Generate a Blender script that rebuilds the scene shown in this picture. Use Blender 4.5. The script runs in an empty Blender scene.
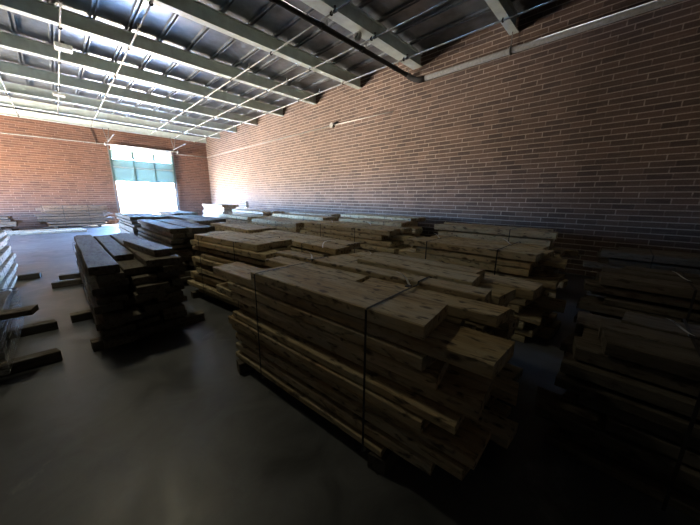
import bpy, bmesh, math, random
from mathutils import Vector, Matrix

scene = bpy.context.scene
col = scene.collection

# ------------------------------------------------------------------ camera
CAM_H = 1.45
F_PX, YAW, PITCH, ROLL = 278.7, 0.7998527, 0.223, 0.009875
cd = bpy.data.cameras.new('camera')
cam = bpy.data.objects.new('camera', cd)
col.objects.link(cam)
cy, sy, cp, sp = math.cos(YAW), math.sin(YAW), math.cos(PITCH), math.sin(PITCH)
fw = Vector((sy * cp, cy * cp, -sp))
rt = Vector((cy, -sy, 0))
up = rt.cross(fw)
c_, s_ = math.cos(ROLL), math.sin(ROLL)
R_ = rt * c_ + up * s_
U_ = up * c_ - rt * s_
cam.matrix_world = Matrix(((R_.x, U_.x, -fw.x, 0), (R_.y, U_.y, -fw.y, 0), (R_.z, U_.z, -fw.z, CAM_H), (0, 0, 0, 1)))
cd.sensor_fit = 'HORIZONTAL'
cd.sensor_width = 36
cd.lens = F_PX / 700 * 36
cd.clip_start = 0.02
cd.clip_end = 500
scene.camera = cam

# ------------------------------------------------------------------ light
scene.view_settings.view_transform = 'Standard'
scene.view_settings.look = 'None'
scene.view_settings.gamma = 1
scene.view_settings.use_curve_mapping = False
scene.view_settings.exposure = 3.15
scene.cycles.use_denoising = True
scene.cycles.max_bounces = 9
scene.cycles.diffuse_bounces = 6
scene.cycles.glossy_bounces = 4
scene.cycles.transmission_bounces = 6
scene.cycles.sample_clamp_indirect = 8
scene.cycles.caustics_reflective = False
scene.cycles.caustics_refractive = False

SKY = 30.0
GROUND = 30.0
w = bpy.data.worlds.new('daylight')
scene.world = w
w.use_nodes = True
nt = w.node_tree
nt.nodes.clear()
tc = nt.nodes.new('ShaderNodeTexCoord')
sx = nt.nodes.new('ShaderNodeSeparateXYZ')
nt.links.new(tc.outputs['Generated'], sx.inputs[0])
rp = nt.nodes.new('ShaderNodeValToRGB')
mr = nt.nodes.new('ShaderNodeMapRange')
mr.inputs[1].default_value = -1
mr.inputs[2].default_value = 1
nt.links.new(sx.outputs[2], mr.inputs[0])
nt.links.new(mr.outputs[0], rp.inputs[0])
cr = rp.color_ramp
cr.elements[0].position = 0.0
cr.elements[0].color = (GROUND * 1.0, GROUND * .80, GROUND * .62, 1)
cr.elements[1].position = 0.497
cr.elements[1].color = (GROUND * .9, GROUND * .76, GROUND * .62, 1)
for p_, c in ((0.503, (.42, .72, 1.18)), (0.56, (.30, .60, 1.2)), (1.0, (.2, .42, 1.0))):
    e = cr.elements.new(p_)
    e.color = (SKY * c[0], SKY * c[1], SKY * c[2], 1)
bg = nt.nodes.new('ShaderNodeBackground')
bg.inputs[1].default_value = 1.0
nt.links.new(rp.outputs[0], bg.inputs[0])
wo = nt.nodes.new('ShaderNodeOutputWorld')
nt.links.new(bg.outputs[0], wo.inputs[0])

sd = bpy.data.lights.new('sun', 'SUN')
sd.energy = 30
sd.angle = math.radians(.6)
sd.color = (1, .93, .82)
sun = bpy.data.objects.new('sun', sd)
sun.rotation_euler = Vector((-.6, -.22, -.75)).to_track_quat('-Z', 'Y').to_euler()
col.objects.link(sun)
DX0, DX1, DZ = 2.34, 5.15, 3.92     # doorway
L, D, ZB, ZD = 20.0, 7.2, 4.85, 5.2  # back wall, right wall, joist underside, roof deck
XL, YF = -9.0, -6.0
pd = bpy.data.lights.new('door_portal', 'AREA')
pd.shape = 'RECTANGLE'
pd.size = DX1 - DX0
pd.size_y = DZ
pd.cycles.is_portal = True
po = bpy.data.objects.new('door_portal', pd)
po.location = ((DX0 + DX1) / 2, L + .31, DZ / 2)
po.rotation_euler = (math.radians(-90), 0, 0)
col.objects.link(po)
SY0, SY1, SZ = 13.0, 17.5, 2.7       # second doorway, in the left wall outside the view
pd2 = bpy.data.lights.new('side_portal', 'AREA')
pd2.shape = 'RECTANGLE'
pd2.size = SZ
pd2.size_y = SY1 - SY0
pd2.cycles.is_portal = True
po2 = bpy.data.objects.new('side_portal', pd2)
po2.location = (XL - .31, (SY0 + SY1) / 2, SZ / 2)
po2.rotation_euler = (0, math.radians(-90), 0)
col.objects.link(po2)
# added fill light without a fixture, under the roof, to brighten the near stacks
ld = bpy.data.lights.new('stack_fill_light', 'AREA')
ld.shape = 'DISK'
ld.size = .45
ld.energy = 4.8
ld.specular_factor = .3
ld.color = (1, .90, .62)
lo = bpy.data.objects.new('stack_fill_light', ld)
lo.location = (.2, 4.9, 4.65)
col.objects.link(lo)


# ------------------------------------------------------------------ materials
def new_mat(name):
    m = bpy.data.materials.new(name)
    m.use_nodes = True
    n = m.node_tree
    return m, n, n.nodes['Principled BSDF']


def N(n, kind, **kw):
    o = n.nodes.new(kind)
    for k, v in kw.items():
        if isinstance(k, str) and hasattr(o, k):
            setattr(o, k, v)
    return o


def ramp(n, fac, stops):
    r = n.nodes.new('ShaderNodeValToRGB')
    n.links.new(fac, r.inputs[0])
    e = r.color_ramp.elements
    e[0].position, e[0].color = stops[0][0], (*stops[0][1], 1)
    e[1].position, e[1].color = stops[-1][0], (*stops[-1][1], 1)
    for p, c in stops[1:-1]:
        x = e.new(p)
        x.color = (*c, 1)
    return r.outputs[0]


def mixc(n, fac, a, b, mode='MIX'):
    m = n.nodes.new('ShaderNodeMix')
    m.data_type = 'RGBA'
    m.blend_type = mode
    for s, v in ((m.inputs[0], fac), (m.inputs[6], a), (m.inputs[7], b)):
        if hasattr(v, 'links'):
            n.links.new(v, s)
        elif isinstance(v, (int, float)):
            s.default_value = v
        else:
            s.default_value = (*v, 1)
    return m.outputs[2]


def noise(n, vec, scale, detail=4, rough=.55, dist=0):
    t = n.nodes.new('ShaderNodeTexNoise')
    t.inputs['Scale'].default_value = scale
    t.inputs['Detail'].default_value = detail
    t.inputs['Roughness'].default_value = rough
    t.inputs['Distortion'].default_value = dist
    n.links.new(vec, t.inputs['Vector'])
    return t.outputs['Fac']


def mapping(n, vec, scale=(1, 1, 1), loc=None, rot=(0, 0, 0)):
    m = n.nodes.new('ShaderNodeMapping')
    m.inputs['Scale'].default_value = scale
    m.inputs['Rotation'].default_value = rot
    n.links.new(vec, m.inputs['Vector'])
    if loc is not None:
        n.links.new(loc, m.inputs['Location'])
    return m.outputs[0]


def bump(n, bsdf, h, strength, dist=.01):
    b = n.nodes.new('ShaderNodeBump')
    b.inputs['Strength'].default_value = strength
    b.inputs['Distance'].default_value = dist
    n.links.new(h, b.inputs['Height'])
    n.links.new(b.outputs[0], bsdf.inputs['Normal'])


def brick_mat(name, axis, tones=((.118, .083, .067, 1), (.060, .044, .039, 1)), joint_c=(.32, .28, .24)):
    m, n, b = new_mat(name)
    t = N(n, 'ShaderNodeTexCoord')
    s = N(n, 'ShaderNodeSeparateXYZ')
    n.links.new(t.outputs['Object'], s.inputs[0])
    cx = N(n, 'ShaderNodeCombineXYZ')
    n.links.new(s.outputs['Y' if axis == 'y' else 'X'], cx.inputs[0])
    n.links.new(s.outputs['Z'], cx.inputs[1])
    # slight waviness of the courses
    bt = N(n, 'ShaderNodeTexBrick')
    bt.offset = .5
    bt.inputs['Scale'].default_value = 1.0
    bt.inputs['Brick Width'].default_value = .3048
    bt.inputs['Row Height'].default_value = .1016
    bt.inputs['Mortar Size'].default_value = .010
    bt.inputs['Mortar Smooth'].default_value = .25
    bt.inputs['Bias'].default_value = -.1
    bt.inputs['Color1'].default_value = tones[0]
    bt.inputs['Color2'].default_value = tones[1]
    bt.inputs['Mortar'].default_value = (.40, .345, .30, 1)
    wob = noise(n, cx.outputs[0], 1.3, 2)

    def mth(op, a, b_=None, c=None):
        o = N(n, 'ShaderNodeMath')
        o.operation = op
        for k, v in enumerate((a, b_, c)):
            if v is None:
                continue
            if hasattr(v, 'links'):
                n.links.new(v, o.inputs[k])
            else:
                o.inputs[k].default_value = v
        return o.outputs[0]
    zz = mth('MULTIPLY_ADD', wob, .012, s.outputs['Z'])
    row = mth('FLOOR', mth('DIVIDE', zz, .1016))
    wn = N(n, 'ShaderNodeTexWhiteNoise')
    wn.noise_dimensions = '1D'
    n.links.new(row, wn.inputs['W'])
    xx = mth('MULTIPLY_ADD', wn.outputs['Value'], .12, s.outputs['Y' if axis == 'y' else 'X'])
    cb = N(n, 'ShaderNodeCombineXYZ')
    n.links.new(xx, cb.inputs[0])
    n.links.new(zz, cb.inputs[1])
    n.links.new(cb.outputs[0], bt.inputs['Vector'])
    # bed joints stand out, many of the upright joints are flushed with dark grout
    fr = mth('FRACT', mth('DIVIDE', zz, .1016))
    bed = mth('LESS_THAN', mth('MINIMUM', fr, mth('SUBTRACT', 1.0, fr)), .11)
    fine = noise(n, cx.outputs[0], 38, 5, .65)
    big = noise(n, cx.outputs[0], .55, 3, .6)
    wn2 = noise(n, cx.outputs[0], 4.5, 1)
    head = mth('MULTIPLY', mth('MULTIPLY', bt.outputs['Fac'], mth('SUBTRACT', 1.0, bed)), ramp(n, wn2, [(.5, (.18, .18, .18)), (.62, (.85, .85, .85))]))
    joint = mth('MAXIMUM', mth('MULTIPLY', bt.outputs['Fac'], bed), head)
    bt2 = N(n, 'ShaderNodeTexBrick')
    for kk in ('Scale', 'Brick Width', 'Row Height', 'Bias', 'Color1', 'Color2'):
        bt2.inputs[kk].default_value = bt.inputs[kk].default_value
    bt2.offset = .5
    bt2.inputs['Mortar Size'].default_value = 0
    n.links.new(cb.outputs[0], bt2.inputs['Vector'])
    c0 = mixc(n, joint, bt2.outputs['Color'], joint_c)
    c1 = mixc(n, .55, c0, ramp(n, fine, [(.3, (.55, .5, .48)), (.7, (1.25, 1.2, 1.15))]), 'MULTIPLY')
    c2 = mixc(n, .5, c1, ramp(n, big, [(.3, (.72, .7, .68)), (.7, (1.2, 1.16, 1.12))]), 'MULTIPLY')
    # pale efflorescence smeared over the joints
    eff = noise(n, mapping(n, cx.outputs[0], (1.2, 9, 1)), 2.2, 5, .7)
    c3 = mixc(n, ramp(n, eff, [(.5, (0, 0, 0)), (.85, (.25, .25, .25))]), c2, (.36, .30, .25))
    n.links.new(c3, b.inputs['Base Color'])
    b.inputs['Roughness'].default_value = .85
    b.inputs['Specular IOR Level'].default_value = .3
    hm = N(n, 'ShaderNodeMath')
    hm.operation = 'MULTIPLY_ADD'
    n.links.new(fine, hm.inputs[0])
    hm.inputs[1].default_value = .5
    n.links.new(joint, hm.inputs[2])
    bump(n, b, hm.outputs[0], .6, .012)
    return m


def wood_mat(name, tones, grey, rough=.8):
    m, n, b = new_mat(name)
    t = N(n, 'ShaderNodeTexCoord')
    oi = N(n, 'ShaderNodeObjectInfo')
    r100 = N(n, 'ShaderNodeMath')
    r100.operation = 'MULTIPLY'
    r100.inputs[1].default_value = 57.0
    n.links.new(oi.outputs['Random'], r100.inputs[0])
    cx = N(n, 'ShaderNodeCombineXYZ')
    for i in range(3):
        n.links.new(r100.outputs[0], cx.inputs[i])
    v = mapping(n, t.outputs['Object'], (16, 1.4, 16), cx.outputs[0])
    g = noise(n, v, 2.6, 6, .62, .6)
    base = ramp(n, oi.outputs['Random'], [(0.0, tones[0]), (.35, tones[1]), (.7, tones[2]), (1.0, tones[3])])
    grain = ramp(n, g, [(.28, (.28, .24, .21)), (.5, (.9, .88, .85)), (.72, (1.35, 1.3, 1.22))])
    c1 = mixc(n, .85, base, grain, 'MULTIPLY')
    # greyed, dusty patches and dark nail stains
    p = noise(n, mapping(n, t.outputs['Object'], (3.2, 1.0, 3.2), cx.outputs[0]), 2.0, 4, .6)
    c2 = mixc(n, ramp(n, p, [(.38, (0, 0, 0)), (.7, (.75, .75, .75))]), c1, grey)
    q = noise(n, mapping(n, t.outputs['Object'], (9, 3.5, 9), cx.outputs[0]), 3.1, 3, .5, .4)
    c3 = mixc(n, ramp(n, q, [(.56, (0, 0, 0)), (.68, (.8, .8, .8))]), c2, (.045, .034, .026))
    vo = N(n, 'ShaderNodeTexVoronoi')
    vo.inputs['Scale'].default_value = 1.0
    n.links.new(mapping(n, t.outputs['Object'], (9, 4.2, 9), cx.outputs[0]), vo.inputs['Vector'])
    c3 = mixc(n, ramp(n, vo.outputs['Distance'], [(.10, (.85, .85, .85)), (.2, (0, 0, 0))]), c3, (.05, .03, .02))
    n.links.new(c3, b.inputs['Base Color'])
    b.inputs['Roughness'].default_value = rough
    b.inputs['Specular IOR Level'].default_value = .3
    bump(n, b, g, .5, .006)
    return m


def plain(name, c, rough=.5, metal=0.0, var=.25, scale=12):
    m, n, b = new_mat(name)
    t = N(n, 'ShaderNodeTexCoord')
    f = noise(n, t.outputs['Object'], scale, 4)
    lo = tuple(x * (1 - var) for x in c)
    hi = tuple(min(1, x * (1 + var)) for x in c)
    n.links.new(ramp(n, f, [(.3, lo), (.7, hi)]), b.inputs['Base Color'])
    b.inputs['Roughness'].default_value = rough
    b.inputs['Metallic'].default_value = metal
    return m


M = {}
M['brick_y'] = brick_mat('brick_side', 'y')
M['brick_x'] = brick_mat('brick_back', 'x', ((.150, .077, .052, 1), (.085, .046, .035, 1)), (.27, .19, .145))
M['pine'] = wood_mat('rough_pine', [(.40, .29, .15), (.54, .43, .25), (.38, .30, .18), (.64, .52, .31)], (.56, .51, .36))
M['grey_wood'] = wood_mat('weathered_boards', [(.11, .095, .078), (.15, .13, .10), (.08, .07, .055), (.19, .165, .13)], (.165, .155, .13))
M['pale_wood'] = wood_mat('pale_boards', [(.42, .35, .25), (.50, .42, .31), (.36, .29, .2), (.55, .47, .36)], (.46, .42, .35))
M['galv'] = plain('galvanised', (.13, .135, .135), .8, .0, .2, 20)
M[list(M)[-1]].node_tree.nodes['Principled BSDF'].inputs['Specular IOR Level'].default_value = .08
M['paint'] = plain('grey_green_paint', (.54, .62, .59), .5, .0, .12, 6)
M['deckm'] = plain('roof_deck_metal', (.165, .185, .20), .42, .45, .4, 3)
M['darkpipe'] = plain('dark_pipe', (.03, .03, .031), .85, .0)
M[list(M)[-1]].node_tree.nodes['Principled BSDF'].inputs['Specular IOR Level'].default_value = .08
M['palepipe'] = plain('pale_pipe', (.30, .31, .30), .6, .0)
M[list(M)[-1]].node_tree.nodes['Principled BSDF'].inputs['Specular IOR Level'].default_value = .08
M['strap'] = plain('black_steel_strap', (.02, .019, .018), .7, .0)
M['clip'] = plain('bright_steel_clip', (.85, .85, .82), .35, .1)
M['white'] = plain('white_enamel', (.78, .79, .76), .4)
M['green'] = plain('green_door_frame', (.04, .08, .07), .6)
M['box'] = plain('grey_box', (.62, .62, .6), .5, .2)
M['leaf'] = plain('dusty_leaves', (.16, .19, .08), .8, 0, .5, 4)
M['bark'] = plain('bark', (.2, .15, .1), .9)
M['apron'] = plain('outdoor_concrete', (.55, .5, .44), .9)

# concrete floor
m, n, b = new_mat('concrete_floor')
t = N(n, 'ShaderNodeTexCoord')
a1 = noise(n, t.outputs['Object'], .55, 5, .6, .4)
a2 = noise(n, t.outputs['Object'], 3.2, 6, .65, .8)
a3 = noise(n, t.outputs['Object'], 30, 4, .6)
c1 = ramp(n, a1, [(.3, (.055, .06, .066)), (.7, (.14, .147, .156))])
c2 = mixc(n, .6, c1, ramp(n, a2, [(.3, (.45, .45, .45)), (.7, (1.4, 1.4, 1.38))]), 'MULTIPLY')
st = ramp(n, noise(n, t.outputs['Object'], 1.1, 6, .7, 1.2), [(.60, (0, 0, 0)), (.72, (.5, .5, .5))])
c3 = mixc(n, st, c2, (.27, .27, .265))
n.links.new(c3, b.inputs['Base Color'])
n.links.new(ramp(n, a2, [(.3, (.30, .30, .30)), (.7, (.55, .55, .55))]), b.inputs['Roughness'])
bump(n, b, a3, .12, .004)
M['floor'] = m
M['dark_unseen'] = plain('bounce_damping_dark', (.06, .055, .05), .8)  # dark tone given to the unseen near walls to cut bounced light

# translucent teal door glazing
m, n, b = new_mat('teal_glazing')
out = n.nodes['Material Output']
n.nodes.remove(b)
tr = N(n, 'ShaderNodeBsdfTranslucent')
tr.inputs[0].default_value = (.055, .082, .079, 1)
gl = N(n, 'ShaderNodeBsdfDiffuse')
gl.inputs[0].default_value = (.35, .45, .43, 1)
mx = N(n, 'ShaderNodeMixShader')
mx.inputs[0].default_value = .3
n.links.new(tr.outputs[0], mx.inputs[1])
n.links.new(gl.outputs[0], mx.inputs[2])
n.links.new(mx.outputs[0], out.inputs[0])
M['teal'] = m

# paler top row of door glazing
m, n, b = new_mat('frosted_glazing')
out = n.nodes['Material Output']
n.nodes.remove(b)
tr = N(n, 'ShaderNodeBsdfTranslucent')
tr.inputs[0].default_value = (.16, .20, .195, 1)
gl = N(n, 'ShaderNodeBsdfDiffuse')
gl.inputs[0].default_value = (.35, .45, .43, 1)
mx = N(n, 'ShaderNodeMixShader')
mx.inputs[0].default_value = .3
n.links.new(tr.outputs[0], mx.inputs[1])
n.links.new(gl.outputs[0], mx.inputs[2])
n.links.new(mx.outputs[0], out.inputs[0])
M['frost'] = m

# stretch wrap film
m, n, b = new_mat('stretch_wrap')
out = n.nodes['Material Output']
t = N(n, 'ShaderNodeTexCoord')
b.inputs['Base Color'].default_value = (.85, .9, .9, 1)
b.inputs['Roughness'].default_value = .22
tp = N(n, 'ShaderNodeBsdfTransparent')
mx = N(n, 'ShaderNodeMixShader')
f = noise(n, mapping(n, t.outputs['Object'], (2, 2, 14)), 3, 4)
n.links.new(ramp(n, f, [(.35, (.15, .15, .15)), (.7, (.6, .6, .6))]), mx.inputs[0])
n.links.new(tp.outputs[0], mx.inputs[1])
n.links.new(b.outputs[0], mx.inputs[2])
n.links.new(mx.outputs[0], out.inputs[0])
bump(n, b, f, .6, .02)
M['wrap'] = m


# ------------------------------------------------------------------ mesh helpers
class MB:
    def __init__(self):
        self.v, self.f, self.smooth = [], [], []

    def box(self, x0, x1, y0, y1, z0, z1):
        i = len(self.v)
        self.v += [(x, y, z) for z in (z0, z1) for x, y in ((x0, y0), (x1, y0), (x1, y1), (x0, y1))]
        for q in ((0, 3, 2, 1), (4, 5, 6, 7), (0, 1, 5, 4), (1, 2, 6, 5), (2, 3, 7, 6), (3, 0, 4, 7)):
            self.f.append(tuple(i + k for k in q))
            self.smooth.append(False)
        return self

    def tube(self, pts, r, n=10, cap=True):
        pts = [Vector(p) for p in pts]
        i = len(self.v)
        for k, p in enumerate(pts):
            d = (pts[min(k + 1, len(pts) - 1)] - pts[max(k - 1, 0)]).normalized()
            a = Vector((0, 0, 1)) if abs(d.z) < .9 else Vector((1, 0, 0))
            u = d.cross(a).normalized()
            v = d.cross(u)
            for j in range(n):
                th = 2 * math.pi * j / n
                q = p + (u * math.cos(th) + v * math.sin(th)) * r
                self.v.append(tuple(q))
        for k in range(len(pts) - 1):
            for j in range(n):
                a, b2 = i + k * n + j, i + k * n + (j + 1) % n
                self.f.append((a, b2, b2 + n, a + n))
                self.smooth.append(True)
        if cap:
            self.f.append(tuple(i + j for j in reversed(range(n))))
            self.f.append(tuple(i + (len(pts) - 1) * n + j for j in range(n)))
            self.smooth += [False, False]
        return self

    def ribbon(self, pts, side, wd, th):
        """flat strap following pts; side = width direction, th thickness"""
        pts = [Vector(p) for p in pts]
        side = Vector(side).normalized() * wd / 2
        i = len(self.v)
        for k, p in enumerate(pts):
            d = (pts[min(k + 1, len(pts) - 1)] - pts[max(k - 1, 0)]).normalized()
            nn = d.cross(side).normalized() * th / 2
            for q in (p - side - nn, p + side - nn, p + side + nn, p - side + nn):
                self.v.append(tuple(q))
        for k in range(len(pts) - 1):
            for j in range(4):
                a, b2 = i + k * 4 + j, i + k * 4 + (j + 1) % 4
                self.f.append((a, b2, b2 + 4, a + 4))
                self.smooth.append(False)
        self.f.append((i + 3, i + 2, i + 1, i))
        e = i + (len(pts) - 1) * 4
        self.f.append((e, e + 1, e + 2, e + 3))
        self.smooth += [False, False]
        return self

    def build(self, name, mat, parent=None):
        me = bpy.data.meshes.new(name)
        me.from_pydata(self.v, [], self.f)
        for p, s in zip(me.polygons, self.smooth):
            p.use_smooth = s
        me.update()
        me.materials.append(mat)
        o = bpy.data.objects.new(name, me)
        col.objects.link(o)
        if parent:
            o.parent = parent
        return o


def tag(o, label=None, cat=None, group=None, kind=None):
    if label:
        o['label'] = label
    if cat:
        o['category'] = cat
    if group:
        o['group'] = group
    if kind:
        o['kind'] = kind
    return o


def empty(name, loc=(0, 0, 0), rz=0):
    o = bpy.data.objects.new(name, None)
    o.empty_display_size = .1
    o.location = loc
    o.rotation_euler = (0, 0, rz)
    col.objects.link(o)
    return o


def plank_mb(mb, x0, x1, y0, y1, z0, z1, rnd, rough=.004, seg=None, skew=None):
    """rough-sawn board along y: chamfered ring section, wavy edges, slightly out-of-square ends"""
    ln = y1 - y0
    seg = seg or max(3, int(ln / .35))
    ch = min(.006, (z1 - z0) * .14)
    i = len(mb.v)
    sk0 = rnd.uniform(-.018, .018) if skew is None else skew
    sk1 = rnd.uniform(-.018, .018) if skew is None else skew
    wv = rnd.uniform(0, 6.28)
    for k in range(seg + 1):
        u = k / seg
        y = y0 + ln * u
        s = sk0 if k == 0 else (sk1 if k == seg else 0)
        dx0 = rough * math.sin(wv + k * 1.7) + rnd.uniform(0, rough)
        dx1 = -rough * math.sin(wv * 2 + k * 1.3) - rnd.uniform(0, rough)
        dz = -rnd.uniform(0, rough * .5)
        a0, a1 = x0 + abs(dx0), x1 - abs(dx1)
        b0, b1 = z0, z1 + dz
        ring = [(a0 + ch, b0), (a1 - ch, b0), (a1, b0 + ch), (a1, b1 - ch), (a1 - ch, b1), (a0 + ch, b1), (a0, b1 - ch), (a0, b0 + ch)]
        for (x, z) in ring:
            t_ = (x - x0) / max(.01, (x1 - x0)) - .5
            mb.v.append((x, y + s * t_ * 2 if k in (0, seg) else y, z))
    for k in range(seg):
        for j in range(8):
            a, b2 = i + k * 8 + j, i + k * 8 + (j + 1) % 8
            mb.f.append((a, b2, b2 + 8, a + 8))
            mb.smooth.append(False)
    mb.f.append(tuple(i + j for j in reversed(range(8))))
    mb.f.append(tuple(i + seg * 8 + j for j in range(8)))
    mb.smooth += [False, False]
    return mb


def clip_curl(parent, p, s=1.0, flip=1, mat='clip'):
    """the sprung cut end of a steel strap standing up off the top"""
    x, y, z = p
    pts = []
    for k in range(9):
        a = k / 8 * 2.6
        pts.append((x + flip * (.045 * math.sin(a)) * s, y + .012 * k * s, z + .004 + (.03 * (1 - math.cos(a))) * s))
    MB().ribbon(pts, (0, 1, .2), .019 * s, .0016).build('strap_end', M[mat], parent)


def strap(parent, xs, y, z0, z1, curl=None, wd=.014, big=1.0, prof=None):
    """closed band round the bundle at y; curl = x of the cut end"""
    x0, x1 = xs
    g = .004
    mb = MB()
    pts = [(x0 - g, y, z0), (x0 - g, y, z1 + g - .006), (x0 + .004, y, z1 + g), ((x0 + x1) / 2, y + .004, z1 + g + .001),
           (x1 - .004, y, z1 + g), (x1 + g, y, z1 - .006), (x1 + g, y, z0)]
    if prof:        # height of the band where it crosses boards of different thickness
        pts = [(x0 - g, y, z0)] + [(px, y, pz) for px, pz in prof] + [(x1 + g, y, z0)]
    mb.ribbon(pts, (0, 1, 0), wd, .0016)
    mb.ribbon([(x0 - g, y, z0 - .002), (x1 + g, y, z0 - .002)], (0, 1, 0), wd, .0016)
    o = mb.build('steel_strap', M['strap'], parent)
    if curl is not None:
        MB().box(curl - .03, curl + .01, y - .014, y + .014, z1 + .004, z1 + .009).build('crimp_seal', M['strap'], o)
        clip_curl(o, (curl, y, z1 + .008), big)
    return o


def bundle(label, x0, x1, y0, y1, z0, z1, n, seed, mat='pine', rz=0.0, wr=(.14, .3), jit=.07, poke=.22, pk=.22,
           straps=(.22, .78), curls=True, top=None, skip_top=0, group='strapped lumber bundles', name='lumber_bundle',
           alt=None, pokemax=None, thin=.0, curlmat='clip'):
    """n layers of boards running along y, banded together.  top = list of explicit boards (x0,x1,y0,y1,z0,z1)"""
    rnd = random.Random(seed)
    cx_, cy_ = (x0 + x1) / 2, (y0 + y1) / 2
    root = empty(name, (cx_, cy_, 0), rz)
    tag(root, label, 'lumber bundle', group)
    T = (z1 - z0) / n
    sx0, sx1 = 9, -9
    for l in range(n - skip_top):
        xoff = rnd.uniform(-.036, .036)
        x = x0 + xoff
        zb = z0 + l * T
        while x < x1 + xoff - .05:
            wd = rnd.uniform(*wr)
            if x1 + xoff - (x + wd) < .09:
                wd = x1 + xoff - x
            a, b = y0 + rnd.uniform(-jit, jit), y1 + rnd.uniform(-jit, jit)
            if rnd.random() < pk:
                a -= rnd.uniform(.04, poke)
            if rnd.random() < pk:
                b += rnd.uniform(.04, poke)
            if rnd.random() < pk * .6:
                a += rnd.uniform(.08, .25)
            if rnd.random() < pk * .6:
                b -= rnd.uniform(.08, .25)
            th = T * (rnd.uniform(.80, .96) if rnd.random() < .65 else rnd.uniform(.6, .8))
            if l == n - skip_top - 1:
                th = T * rnd.uniform(.9, 1.0)
            e0 = rnd.uniform(.002, .02)
            e1 = rnd.uniform(.002, .02)
            mb = plank_mb(MB(), x - cx_ + e0, x + wd - cx_ - e1, a - cy_, b - cy_, zb + .001, zb + th, rnd)
            mt = mat if (alt is None or rnd.random() > .25) else alt
            mb.build('plank', M[mt], root)
            x += wd
        sx0, sx1 = min(sx0, x0 + xoff), max(sx1, x1 + xoff)
    for (a0, a1, b0, b1, c0, c1) in (top or []):
        plank_mb(MB(), a0 - cx_, a1 - cx_, b0 - cy_, b1 - cy_, c0, c1, rnd, .005).build('plank', M[mat], root)
        sx0, sx1 = min(sx0, a0), max(sx1, a1)
    for i, s in enumerate(straps):
        y = y0 + (y1 - y0) * s - cy_
        strap(root, (sx0 - cx_, sx1 - cx_), y, z0, z1, (rnd.uniform(.35, .7) * (x1 - x0) + x0 - cx_) if curls else None, big=1.0)
    return root


def bearer(label, x0, x1, y, wd=.1, h=.095, seed=1, mat='grey_wood', z=0, rz=0.0):
    rnd = random.Random(seed)
    mb = MB()
    plank_mb(mb, -wd / 2, wd / 2, -(x1 - x0) / 2, (x1 - x0) / 2, 0, h, rnd, .003)
    o = mb.build('timber_bearer', M[mat])
    o.location = ((x0 + x1) / 2, y, z)
    o.rotation_euler = (0, 0, math.radians(90) + rz)
    return tag(o, label, 'timber', 'bearer timbers under the bundles')


# ------------------------------------------------------------------ structure
def struct(o):
    return tag(o, kind='structure')


struct(MB().box(XL, D, YF, L, -.2, 0).build('floor', M['floor']))
struct(MB().box(D, D + .3, YF, L + .3, -.2, ZD + .3).build('wall_right', M['brick_y']))
wb = MB()
wb.box(XL, DX0, L, L + .3, -.2, ZD + .3)
wb.box(DX1, D, L, L + .3, -.2, ZD + .3)
wb.box(DX0, DX1, L, L + .3, DZ, ZD + .3)
struct(wb.build('wall_back', M['brick_x']))
wl = MB()
wl.box(XL - .3, XL, YF, SY0, -.2, ZD + .3)
wl.box(XL - .3, XL, SY1, L + .3, -.2, ZD + .3)
wl.box(XL - .3, XL, SY0, SY1, SZ, ZD + .3)
struct(wl.build('wall_left', M['brick_y']))
# added unseen mass narrowing the near half, blocks the second doorway's light there
struct(MB().box(XL, -2.0, YF, 10.0, -.2, ZD + .3).build('wall_light_block', M['dark_unseen']))
struct(MB().box(XL - .3, D + .3, YF - .3, YF, -.2, ZD + .3).build('wall_front', M['dark_unseen']))
deck = MB()
deck.box(XL - .3, D + .3, YF - .3, L + .3, ZD, ZD + .12)
RIB = .048
k = 0
x = -8.7
while x < D - .1:
    for dx in (0, .075):
        deck.box(x + dx, x + dx + .028, YF, L, ZD - RIB, ZD)
    x += .61
struct(deck.build('ceiling', M['deckm']))
struct(MB().box(DX0 - 1.5, DX1 + 1.5, L + .3, L + 3.2, -.2, -.01).build('trim_1', M['apron']))
struct(MB().box(DX0 - .0, DX0 + .05, L - .02, L + .3, 0, DZ).build('trim_2', M['white']))
struct(MB().box(DX1 - .05, DX1, L - .02, L + .3, 0, DZ).build('trim_3', M['white']))
struct(MB().box(DX0 + .05, DX1 - .05, L - .02, L + .3, DZ - .05, DZ).build('trim_4', M['white']))

# roof joists
JY = [2.27, 4.5, 6.63, 8.85, 11.03, 13.28, 15.5, 17.7, 19.86]
words = ['over the nearest boards, top right of the view', 'directly above the dark main pipe', 'first beyond the dark main pipe',
         'second beyond the dark main pipe', 'third beyond the dark main pipe', 'fourth beyond the dark main pipe',
         'third from the back wall', 'second from the back wall', 'tight against the back brick wall']
for y, wd_ in zip(JY, words):
    zt = ZD - RIB
    root = empty('roof_joist', (0, y, 0))
    tag(root, 'grey green steel roof joist ' + wd_, 'roof joist', 'steel joists under the roof deck')
    hw = .1 if y < 19.8 else .08
    MB().box(XL, D - .01, -.012, .012, ZB + .02, zt - .015).build('web', M['paint'], root)
    f0, f1 = (-hw * .85, hw * .85) if y != 4.5 else (-.07, .2)
    MB().box(XL, D - .01, f0, f1, ZB, ZB + .02).build('bottom_flange', M['paint'], root)
    MB().box(XL, D - .01, -hw * .6, hw * .6, zt - .015, zt).build('top_flange', M['paint'], root)

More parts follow.
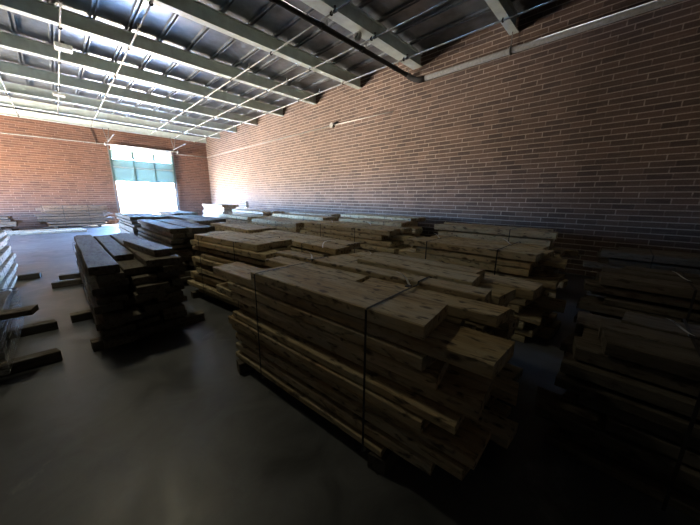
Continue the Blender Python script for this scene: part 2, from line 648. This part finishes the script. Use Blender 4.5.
# thin sprinkler branch pipes running down the room under the joists
BR = [(-.62, 5.0, 19.7, 'leftmost of the pipes crossing the joists'), (.57, -3, 17.9, 'carrying the small ceiling boxes'), (1.69, -3, 19.75, 'aimed at the left edge of the doorway'),
      (4.07, -3, 19.0, 'third from the right wall, crossing above the doorway'), (5.22, -3, 19.3, 'second from the right brick wall'),
      (6.45, -3, 19.85, 'nearest to the right brick wall')]
for x, y0, y1, d in BR:
    root = empty('sprinkler_pipe', (x, 0, 0))
    tag(root, 'thin pale overhead sprinkler pipe ' + d, 'pipe', 'branch pipes under the joists')
    MB().tube([(0, y0, ZB - .05), (0, y1, ZB - .05)], .015, 10).build('pipe_run', M['palepipe'], root)
    for y in JY:
        if y0 < y < y1 and y > 1:
            q = MB().tube([(0, y - .012, ZB - .05), (0, y + .012, ZB - .05)], .034, 12)
            q.box(-.008, .008, y - .008, y + .008, ZB - .02, ZB + .0)
            q.build('hanger', M['darkpipe'], root)
    yy = y0 + 1.2 if y0 > 0 else 1.1
    while yy < y1:
        q = MB().tube([(0, yy, ZB - .05), (0, yy, ZB + .02)], .012, 8).tube([(0, yy, ZB + .02), (0, yy, ZB + .035)], .026, 10)
        q.tube([(0, yy - .03, ZB - .05), (0, yy + .03, ZB - .05)], .028, 10)
        q.build('sprinkler_head', M['galv'], root)
        yy += 3.3

# dark main pipe across the room, with its couplings, and the big pipe along the brick wall
root = empty('main_pipe', (0, 4.76, 4.69))
tag(root, 'dark cross main pipe slung beneath the joist, ending at the right wall', 'pipe')
MB().tube([(XL, 0, 0), (D - .14, 0, 0)], .05, 16).build('pipe_run', M['darkpipe'], root)
for x in (3.0, 4.07, 5.22, 6.45, 6.95):
    MB().tube([(x - .045, 0, 0), (x + .045, 0, 0)], .06, 16).build('coupling', M['darkpipe'], root)
    if x > 4:
        MB().box(x + .11, x + .13, -.01, .01, .05, .16).build('hanger_rod', M['galv'], root)
root = empty('conduit_fitting', (4.9, 4.62, 4.79))
tag(root, 'round pale pipe flange fixed under the joist above the dark main pipe', 'pipe fitting')
MB().tube([(-.02, 0, 0), (.05, 0, 0)], .085, 20).build('flange_disc', M['palepipe'], root)
MB().tube([(-.05, 0, 0), (-.02, 0, 0)], .04, 12).build('neck', M['galv'], root)
root = empty('wall_pipe', (7.08, 0, 4.5))
tag(root, 'thick grey pipe running along the top of the right brick wall', 'pipe')
MB().tube([(0, YF + .1, 0), (0, 4.3, 0)], .06, 18).build('pipe_run', M['galv'], root)
el = [(0, 4.25, 0)] + [(-.09 + .09 * math.cos(a), 4.42 + .3 * math.sin(a), .19 * a / 1.57) for a in (0, .4, .8, 1.2, 1.57)]
MB().tube(el, .068, 16).build('elbow', M['darkpipe'], root)
for y in (2.27, -.3):
    q = MB().tube([(0, y - .02, 0), (0, y + .02, 0)], .075, 16).box(-.008, .008, y - .008, y + .008, .06, .35)
    q.build('hanger', M['galv'], root)

# small boxes on the ceiling pipe
for (x, y, s, d) in ((.62, 9.7, .72, 'nearer of two pale ribbed boxes on the ceiling pipe'), (.57, 14.0, .7, 'farther of two pale ribbed boxes on the ceiling pipe')):
    root = empty('ceiling_box', (x, y, ZB - .02))
    tag(root, d, 'electrical box')
    MB().box(-.2 * s, .2 * s, -.17 * s, .17 * s, -.20 * s, -.08 * s).build('housing', M['box'], root)
    q = MB()
    for k in range(5):
        xx = -.17 * s + k * .08 * s
        q.box(xx, xx + .02, -.172 * s, .172 * s, -.215 * s, -.2 * s)
    q.build('ribbed_cover', M['white'], root)
    MB().box(-.03, .03, -.03, .03, -.08 * s, .02).build('mount', M['darkpipe'], root)

# conduits on walls
root = empty('wall_conduit', (0, L - .03, 4.08))
tag(root, 'pale horizontal conduit on the back brick wall left of the doorway', 'conduit')
MB().tube([(XL + .1, 0, 0), (DX0 - .1, 0, .05), (DX0 - .02, 0, -.02)], .018, 8).build('pipe_run', M['palepipe'], root)
MB().tube([(1.85, 0, .02), (1.72, 0, .75)], .014, 8).build('riser', M['darkpipe'], root)
root = empty('wall_conduit', (D - .03, 0, 4.0))
tag(root, 'pale horizontal conduit on the long right brick wall with a round box', 'conduit')
MB().tube([(0, L - .05, 0), (0, 8.0, -.02)], .016, 8).build('pipe_run', M['palepipe'], root)
MB().tube([(0, 7.8, -.02), (0, 5.3, -.06)], .010, 8).build('thin_run', M['box'], root)
MB().tube([(.02, 7.9, -.02), (-.06, 7.9, -.02)], .085, 16).build('round_box', M['palepipe'], root)
MB().tube([(-.03, 7.88, .0), (-.05, 7.6, .03)], .03, 8).build('dark_connector', M['darkpipe'], root)
root = empty('wall_conduit', (0, L - .03, 4.0))
tag(root, 'short pale conduit on the back brick wall right of the doorway', 'conduit')
MB().tube([(DX1 + .15, 0, 0), (D - .04, 0, 0)], .016, 8).build('pipe_run', M['palepipe'], root)
root = empty('outlet_box', (D - .04, 14.9, 1.12))
tag(root, 'small grey outlet box low on the right brick wall', 'electrical box')
MB().box(-.05, .04, -.09, .09, -.16, .16).build('housing', M['box'], root)
MB().box(-.056, -.05, -.075, .075, -.14, .14).build('cover', M['darkpipe'], root)

# sectional overhead door, part raised
root = empty('overhead_door', ((DX0 + DX1) / 2, L - .08, 0))
tag(root, 'part raised sectional overhead door with teal translucent panels', 'door')
W2 = (DX1 - DX0) / 2 + .04
zs = [2.28, 3.02, 3.40, 3.86]
q = MB()
for z in (zs[0], 3.0, zs[3] - .02):
    q.box(-W2, W2, -.02, .02, z, z + .035)
q.build('rail', M['palepipe'], root)
for k in range(4):
    xx = -W2 + k * (2 * W2) / 3
    MB().box(xx - .03, xx + .03, -.024, .024, zs[0], zs[3]).build('stile', M['green'], root)
for k in range(3):
    xa = -W2 + k * (2 * W2) / 3 + .022
    xb = -W2 + (k + 1) * (2 * W2) / 3 - .022
    MB().box(xa, xb, -.004, .004, 3.46, zs[3] - .02).build('door_pane', M['frost'], root)
    for za, zb in ((zs[0] + .035, 3.0), (3.035, 3.44)):
        MB().box(xa, xb, -.004, .004, za, zb).build('door_pane', M['teal'], root)
for s in (-1, 1):
    pts = [(s * (W2 + .04), 0, .02), (s * (W2 + .04), 0, 3.9)] + [(s * (W2 + .04), -.35 * (1 - math.cos(a)), 3.9 + .3 * math.sin(a)) for a in (.4, .8, 1.2, 1.57)] + [(s * (W2 + .04), -2.6, 4.25)]
    tk = MB().ribbon(pts, (1, 0, 0), .05, .02)
    tk.build('track', M['galv'], root)
    MB().tube([(s * (W2 + .04), -.45, 4.22), (s * (W2 + .04) - .12, -.3, ZB)], .015, 6).tube([(s * (W2 + .04), -.45, 4.22), (s * (W2 + .04) + .1, -.5, ZB)], .015, 6).build('hanger', M['galv'], root)
root = empty('door_header', ((DX0 + DX1) / 2, L - .2, 4.02))
tag(root, 'white spring shaft and hood across the top of the overhead door', 'door hardware')
MB().box(-1.38, 1.38, .0, .16, -.10, .1).build('hood', M['white'], root)
MB().tube([(-1.62, -.08, .08), (1.75, -.08, .08)], .035, 12).build('shaft', M['white'], root)
for s in (-1.58, 1.7):
    MB().tube([(s - .02, -.08, .08), (s + .02, -.08, .08)], .09, 16).build('drum', M['palepipe'], root)


# ------------------------------------------------------------------ lumber
# foreground bundle
A_top = [
    (.90, 1.235, .57, 1.90, .858, .930),      # big front board
    (1.245, 1.42, .34, 1.18, .856, .918),      # stepped board
    (1.245, 1.42, 1.22, 2.26, .856, .922),
    (1.44, 1.60, .46, 2.36, .858, .945),      # long pale board on the far side
    (.92, 1.19, .27, 2.60, .782, .852),       # second layer: long board out at both ends
    (1.20, 1.41, .52, 2.15, .782, .850),
    (1.42, 1.60, .60, 2.30, .782, .850),
]
A = bundle('large strapped bundle of rough pine planks, nearest the camera', .90, 1.60, .50, 2.28, .10, .93, 11, 11, 'pine',
           wr=(.18, .30), jit=.11, poke=.25, pk=.35, straps=(), top=A_top, skip_top=2, group='strapped lumber bundles', rz=.075)
A.location.x += .04
ax, ay = 1.25, 1.39
for y, cu in ((1.83, 1.42), (.85, 1.31)):
    o = strap(A, (.885 - ax, 1.615 - ax), y - ay, .10, .945, cu - ax, wd=.013, big=1.0, prof=[(-.369, .928), (-.352, .934), (-.02, .934), (.175, .93), (.188, .949), (.352, .949), (.369, .94)])
for i, y in enumerate((.75, 2.15)):
    bearer('squared timber under the %s end of the large foreground bundle' % ('near' if i == 0 else 'far'), (.99, .86)[i], 1.66, y, .1, .095, 40 + i)

B_top = [(1.72, 1.96, .63, 1.60, .885, .955), (1.965, 2.14, .68, 1.66, .885, .955), ]
bundle('strapped pine bundle right behind the foreground bundle, bright clip on top', 1.76, 2.32, .50, 2.05, 0.0, .885, 12, 21, 'pine',
       wr=(.18, .3), jit=.06, poke=.18, pk=.25, straps=(.32, .8), top=B_top)
bundle('mid-aisle pine bundle with a wide two-board top, ends toward the large foreground bundle', 1.33, 1.93, 2.85, 4.4, .10, .95, 11, 33, 'pine', rz=.13,
       wr=(.2, .36), jit=.09, poke=.25, pk=.3, straps=(.25, .8), curls=False)
for i, y in enumerate((3.0, 4.4)):
    bearer('squared timber under the %s end of the mid-aisle pine bundle' % ('near' if i == 0 else 'far'), 1.18, 1.95, y, .1, .095, 50 + i)
FB = bundle('short pine bundle between the mid-aisle bundle and the wall row, dark end', 2.1, 2.7, 2.5, 4.3, 0.0, .9, 12, 35, 'pine',
       wr=(.2, .33), straps=(.2, .75), curls=False)
tl = [(-.36 + .05 * k, -.98 + .035 * k + .05 * math.sin(k * .5), .905 + .035 * math.sin(k / 9 * 3.14)) for k in range(10)]
MB().ribbon(tl, (0, 1, 0), .016, .0016).build('strap_tail', M['clip'], FB)
bundle('low brown bundle behind the mid-aisle bundle, boards ending unevenly', 2.35, 3.0, 4.95, 6.8, 0.0, .88, 12, 36, 'pine', wr=(.2, .33), poke=.1, straps=(.2, .8), curls=False)
bundle('pine bundle in the middle of the right rows with a dark ragged near end', 3.35, 4.05, 2.55, 4.5, 0.0, 1.0, 12, 37, 'pine', wr=(.2, .35), jit=.1, poke=.2, pk=.4, straps=(.3, .75))
bundle('long pine bundle right of the foreground pair with a loose black strap end', 3.15, 3.95, .52, 2.0, 0.0, .95, 12, 38, 'pine', wr=(.2, .35), jit=.09, poke=.25, pk=.35, straps=(.25, .8), curlmat='strap')

# dark bundle across the aisle on the left
I_top = [(.09, .31, 3.28, 6.15, .77, .845), (.52, .84, 3.3, 4.55, .77, .84), (.33, .51, 3.9, 6.1, .77, .83), (.53, .83, 4.6, 6.2, .77, .83)]
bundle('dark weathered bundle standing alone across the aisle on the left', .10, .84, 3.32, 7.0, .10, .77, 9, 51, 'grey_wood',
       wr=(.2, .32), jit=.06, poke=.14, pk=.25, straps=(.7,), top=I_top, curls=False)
o = plank_mb(MB(), -.10, .10, -.55, .55, 0, .07, random.Random(9), .004).build('loose_board', M['grey_wood'])
o.location = (.66, 4.0, .845)
o.rotation_euler = (0, 0, .10)
tag(o, 'short loose board lying on top of the dark weathered bundle', 'board')
for i, (y, x0, x1, rz) in enumerate(((3.5, .02, 1.04, .02), (4.5, -.10, .86, 0), (6.45, -.26, .84, -.03), (7.0, -.18, .84, .02))):
    bearer(['end timber poking out both sides under the dark weathered bundle, nearest', 'second nearest timber under the dark weathered bundle',
            'third timber under the dark weathered bundle, sticking out furthest', 'farthest timber under the dark weathered bundle'][i], x0, x1, y, .12, .095, 60 + i, rz=rz)

# row behind it, in front of the doorway
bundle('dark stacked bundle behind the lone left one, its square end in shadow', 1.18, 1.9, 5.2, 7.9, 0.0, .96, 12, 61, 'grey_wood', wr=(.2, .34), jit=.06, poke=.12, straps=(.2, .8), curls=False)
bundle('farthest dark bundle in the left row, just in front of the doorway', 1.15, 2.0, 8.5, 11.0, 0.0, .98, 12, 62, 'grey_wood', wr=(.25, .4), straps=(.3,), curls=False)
bundle('grey bundle beside the dark doorway row, long side facing the aisle', 2.2, 2.95, 7.3, 9.8, 0.0, .93, 11, 63, 'grey_wood', wr=(.25, .4), straps=(.3,), curls=False)
bundle('flat-topped bundle toward the back, left of the pale wrapped ones', 2.5, 3.3, 10.4, 12.8, 0.0, .95, 10, 64, 'grey_wood', wr=(.25, .4), straps=(.3,), curls=False)

# rows toward the long wall
bundle('pine bundle two rows from the wall, left of the ragged-ended one', 3.4, 4.1, 5.0, 7.1, 0.0, .95, 10, 71, 'pine', wr=(.25, .38), jit=.1, poke=.2, straps=(.3,), curls=False)
bundle('pine bundle two rows from the wall, farther along', 3.7, 4.4, 7.7, 9.8, 0.0, .93, 10, 72, 'pine', wr=(.25, .38), jit=.1, straps=(.3,), curls=False)
bundle('brownish bundle beside the wall row, middle of the room', 4.9, 5.6, 3.1, 5.2, 0.0, .98, 10, 73, 'pine', wr=(.25, .38), jit=.12, poke=.25, pk=.4, straps=(.3,))
bundle('bundle beside the wall row with uneven dark ends, below the outlet box', 4.8, 5.5, 5.8, 8.0, 0.0, .98, 10, 74, 'pine', wr=(.25, .38), jit=.12, poke=.25, pk=.4, straps=(.3,), curls=False)
bundle('pale daylit bundle with a dark near end, right of the brightest pale stack', 5.1, 5.85, 9.3, 12.0, 0.0, .98, 10, 75, 'pale_wood', wr=(.25, .38), jit=.12, poke=.2, pk=.4, straps=(.3,), curls=False)
bundle('bright pale stack nearest the room corner, its near end dark', 5.2, 6.0, 13.2, 15.8, 0.0, 1.15, 11, 76, 'pale_wood', wr=(.25, .4), jit=.14, poke=.2, pk=.4, straps=(.3,), curls=False)
bundle('pine bundle close against the brick wall behind the wide right one', 5.0, 5.75, .75, 2.5, 0.0, 1.0, 10, 77, 'pine', wr=(.25, .38), jit=.1, straps=(.3,), curls=False)
bundle('wall-side bundle with scattered boards on top, centre of the wall', 6.1, 6.8, 3.9, 6.3, 0.0, 1.0, 10, 78, 'pine', wr=(.25, .38), jit=.12, straps=(.3,), curls=False)
bundle('wall-side bundle left of centre, top catching the daylight', 6.1, 6.8, 7.0, 9.3, 0.0, .96, 10, 79, 'pale_wood', wr=(.25, .38), jit=.12, straps=(.3,), curls=False)
bundle('wall-side bundle below the bluish part of the brick wall', 6.25, 6.95, 10.0, 12.4, 0.0, .9, 10, 80, 'pale_wood', wr=(.25, .38), jit=.12, straps=(.3,), curls=False)

# dark stacks on the right of the view
G = 'dark lumber bundles on the right'
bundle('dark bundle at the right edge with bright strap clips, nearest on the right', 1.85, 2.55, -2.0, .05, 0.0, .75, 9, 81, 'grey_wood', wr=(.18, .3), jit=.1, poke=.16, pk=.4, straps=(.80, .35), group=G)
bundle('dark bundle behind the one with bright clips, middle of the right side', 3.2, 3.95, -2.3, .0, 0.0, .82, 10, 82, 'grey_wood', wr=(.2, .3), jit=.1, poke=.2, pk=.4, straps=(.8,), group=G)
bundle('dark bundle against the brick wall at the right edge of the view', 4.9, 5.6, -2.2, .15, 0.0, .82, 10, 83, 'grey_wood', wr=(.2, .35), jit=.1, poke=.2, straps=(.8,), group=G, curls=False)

# against the back wall
r = bundle('reddish brown bundle lying against the back brick wall left of the doorway', -1.2 + .6, 1.2 + .6, 0, 0.01, 0, .1, 1, 1) if False else None


def cross_bundle(label, xc, yc, ln, wd, z0, z1, n, seed, mat, rz=0.0, **kw):
    """same bundle turned to lie along the back wall"""
    o = bundle(label, -wd / 2, wd / 2, -ln / 2, ln / 2, z0, z1, n, seed, mat, **kw)
    o.location = (xc, yc, 0)
    o.rotation_euler = (0, 0, math.radians(90) + rz)
    return o


M['red_wood'] = wood_mat('reddish_boards', [(.11, .07, .045), (.24, .15, .095), (.08, .05, .035), (.33, .22, .15)], (.16, .12, .09))
cross_bundle('reddish brown bundle lying against the back brick wall left of the doorway', .55, 19.0, 2.15, .8, .1, 1.04, 8, 91, 'red_wood', wr=(.25, .4), jit=.1, poke=.25, pk=.4, straps=(.3, .7), curls=False)
cross_bundle('low reddish bundle at the far left end of the back brick wall', -2.62, 18.6, 2.2, .8, .0, .62, 6, 92, 'red_wood', wr=(.25, .4), jit=.1, poke=.25, pk=.4, straps=(.3,), curls=False)
for x in (-.2, 1.3):
    o = bearer('timber under the %s end of the reddish bundle at the back wall' % ('left' if x < 0 else 'right'), -.4, .4, 0, .1, .095, 95)
    o.location = (x, 19.0, 0)
    o.rotation_euler = (0, 0, 0)
for i, (xc, yc, ln, wd, z) in enumerate(((-1.1, 17.5, 3.4, .6, 0), (-.9, 16.7, 3.2, .7, 0))):
    q = plank_mb(MB(), -wd / 2, wd / 2, -ln / 2, ln / 2, 0, .07, random.Random(i), .006)
    o = q.build('floor_board', M['pale_wood'])
    o.location = (xc, yc, z)
    o.rotation_euler = (0, 0, math.radians(90))
    tag(o, ['wide tan board on the floor in front of the back wall bundles', 'wide tan board on the floor, nearer the aisle'][i], 'board', 'boards on the floor')

# left edge of the view
bundle('pale bundle at the left edge lit by the doorway', -1.45, -.66, 4.9, 7.4, .10, .90, 10, 101, 'pale_wood', wr=(.2, .35), jit=.08, poke=.1, straps=(.3, .8), curls=False, group='bundles at the left edge')
LW = bundle('low bundle wrapped in clear film at the left edge', -1.28, -.50, 3.25, 4.6, .10, .46, 5, 102, 'grey_wood', wr=(.2, .35), jit=.03, poke=.02, straps=(), group='bundles at the left edge')
MBw = MB()
z = .12
pts = [(-.455, 3.2), (-.45, 3.9), (-.455, 4.65), (-1.32, 4.66), (-1.32, 3.2)]
i0 = len(MBw.v)
for (x, y) in pts + [pts[0]]:
    for zz in (.11, .22, .35, .475):
        MBw.v.append((x + .004 * math.sin(zz * 60 + y * 9), y, zz))
for a in range(len(pts)):
    for b_ in range(3):
        q0 = i0 + a * 4 + b_
        MBw.f.append((q0, q0 + 4, q0 + 5, q0 + 1))
        MBw.smooth.append(True)
MBw.v = [(x - LW.location.x, y - LW.location.y, zz) for x, y, zz in MBw.v]
MBw.build('stretch_film', M['wrap'], LW)
for i, (y, x1) in enumerate(((3.5, -.2), (4.4, -.22))):
    bearer('%s squared timber sticking out below the film wrapped bundle' % ('nearer' if i == 0 else 'farther'), -1.2, x1, y, .11, .095, 110 + i)
bearer('dark timber poking out above the film wrapped bundle, left edge', -1.3, -.275, 3.5, .14, .05, 113, z=.476)
bearer('short dark timber poking out from the pale left edge bundle', -1.0, -.42, 7.5, .10, .09, 114)
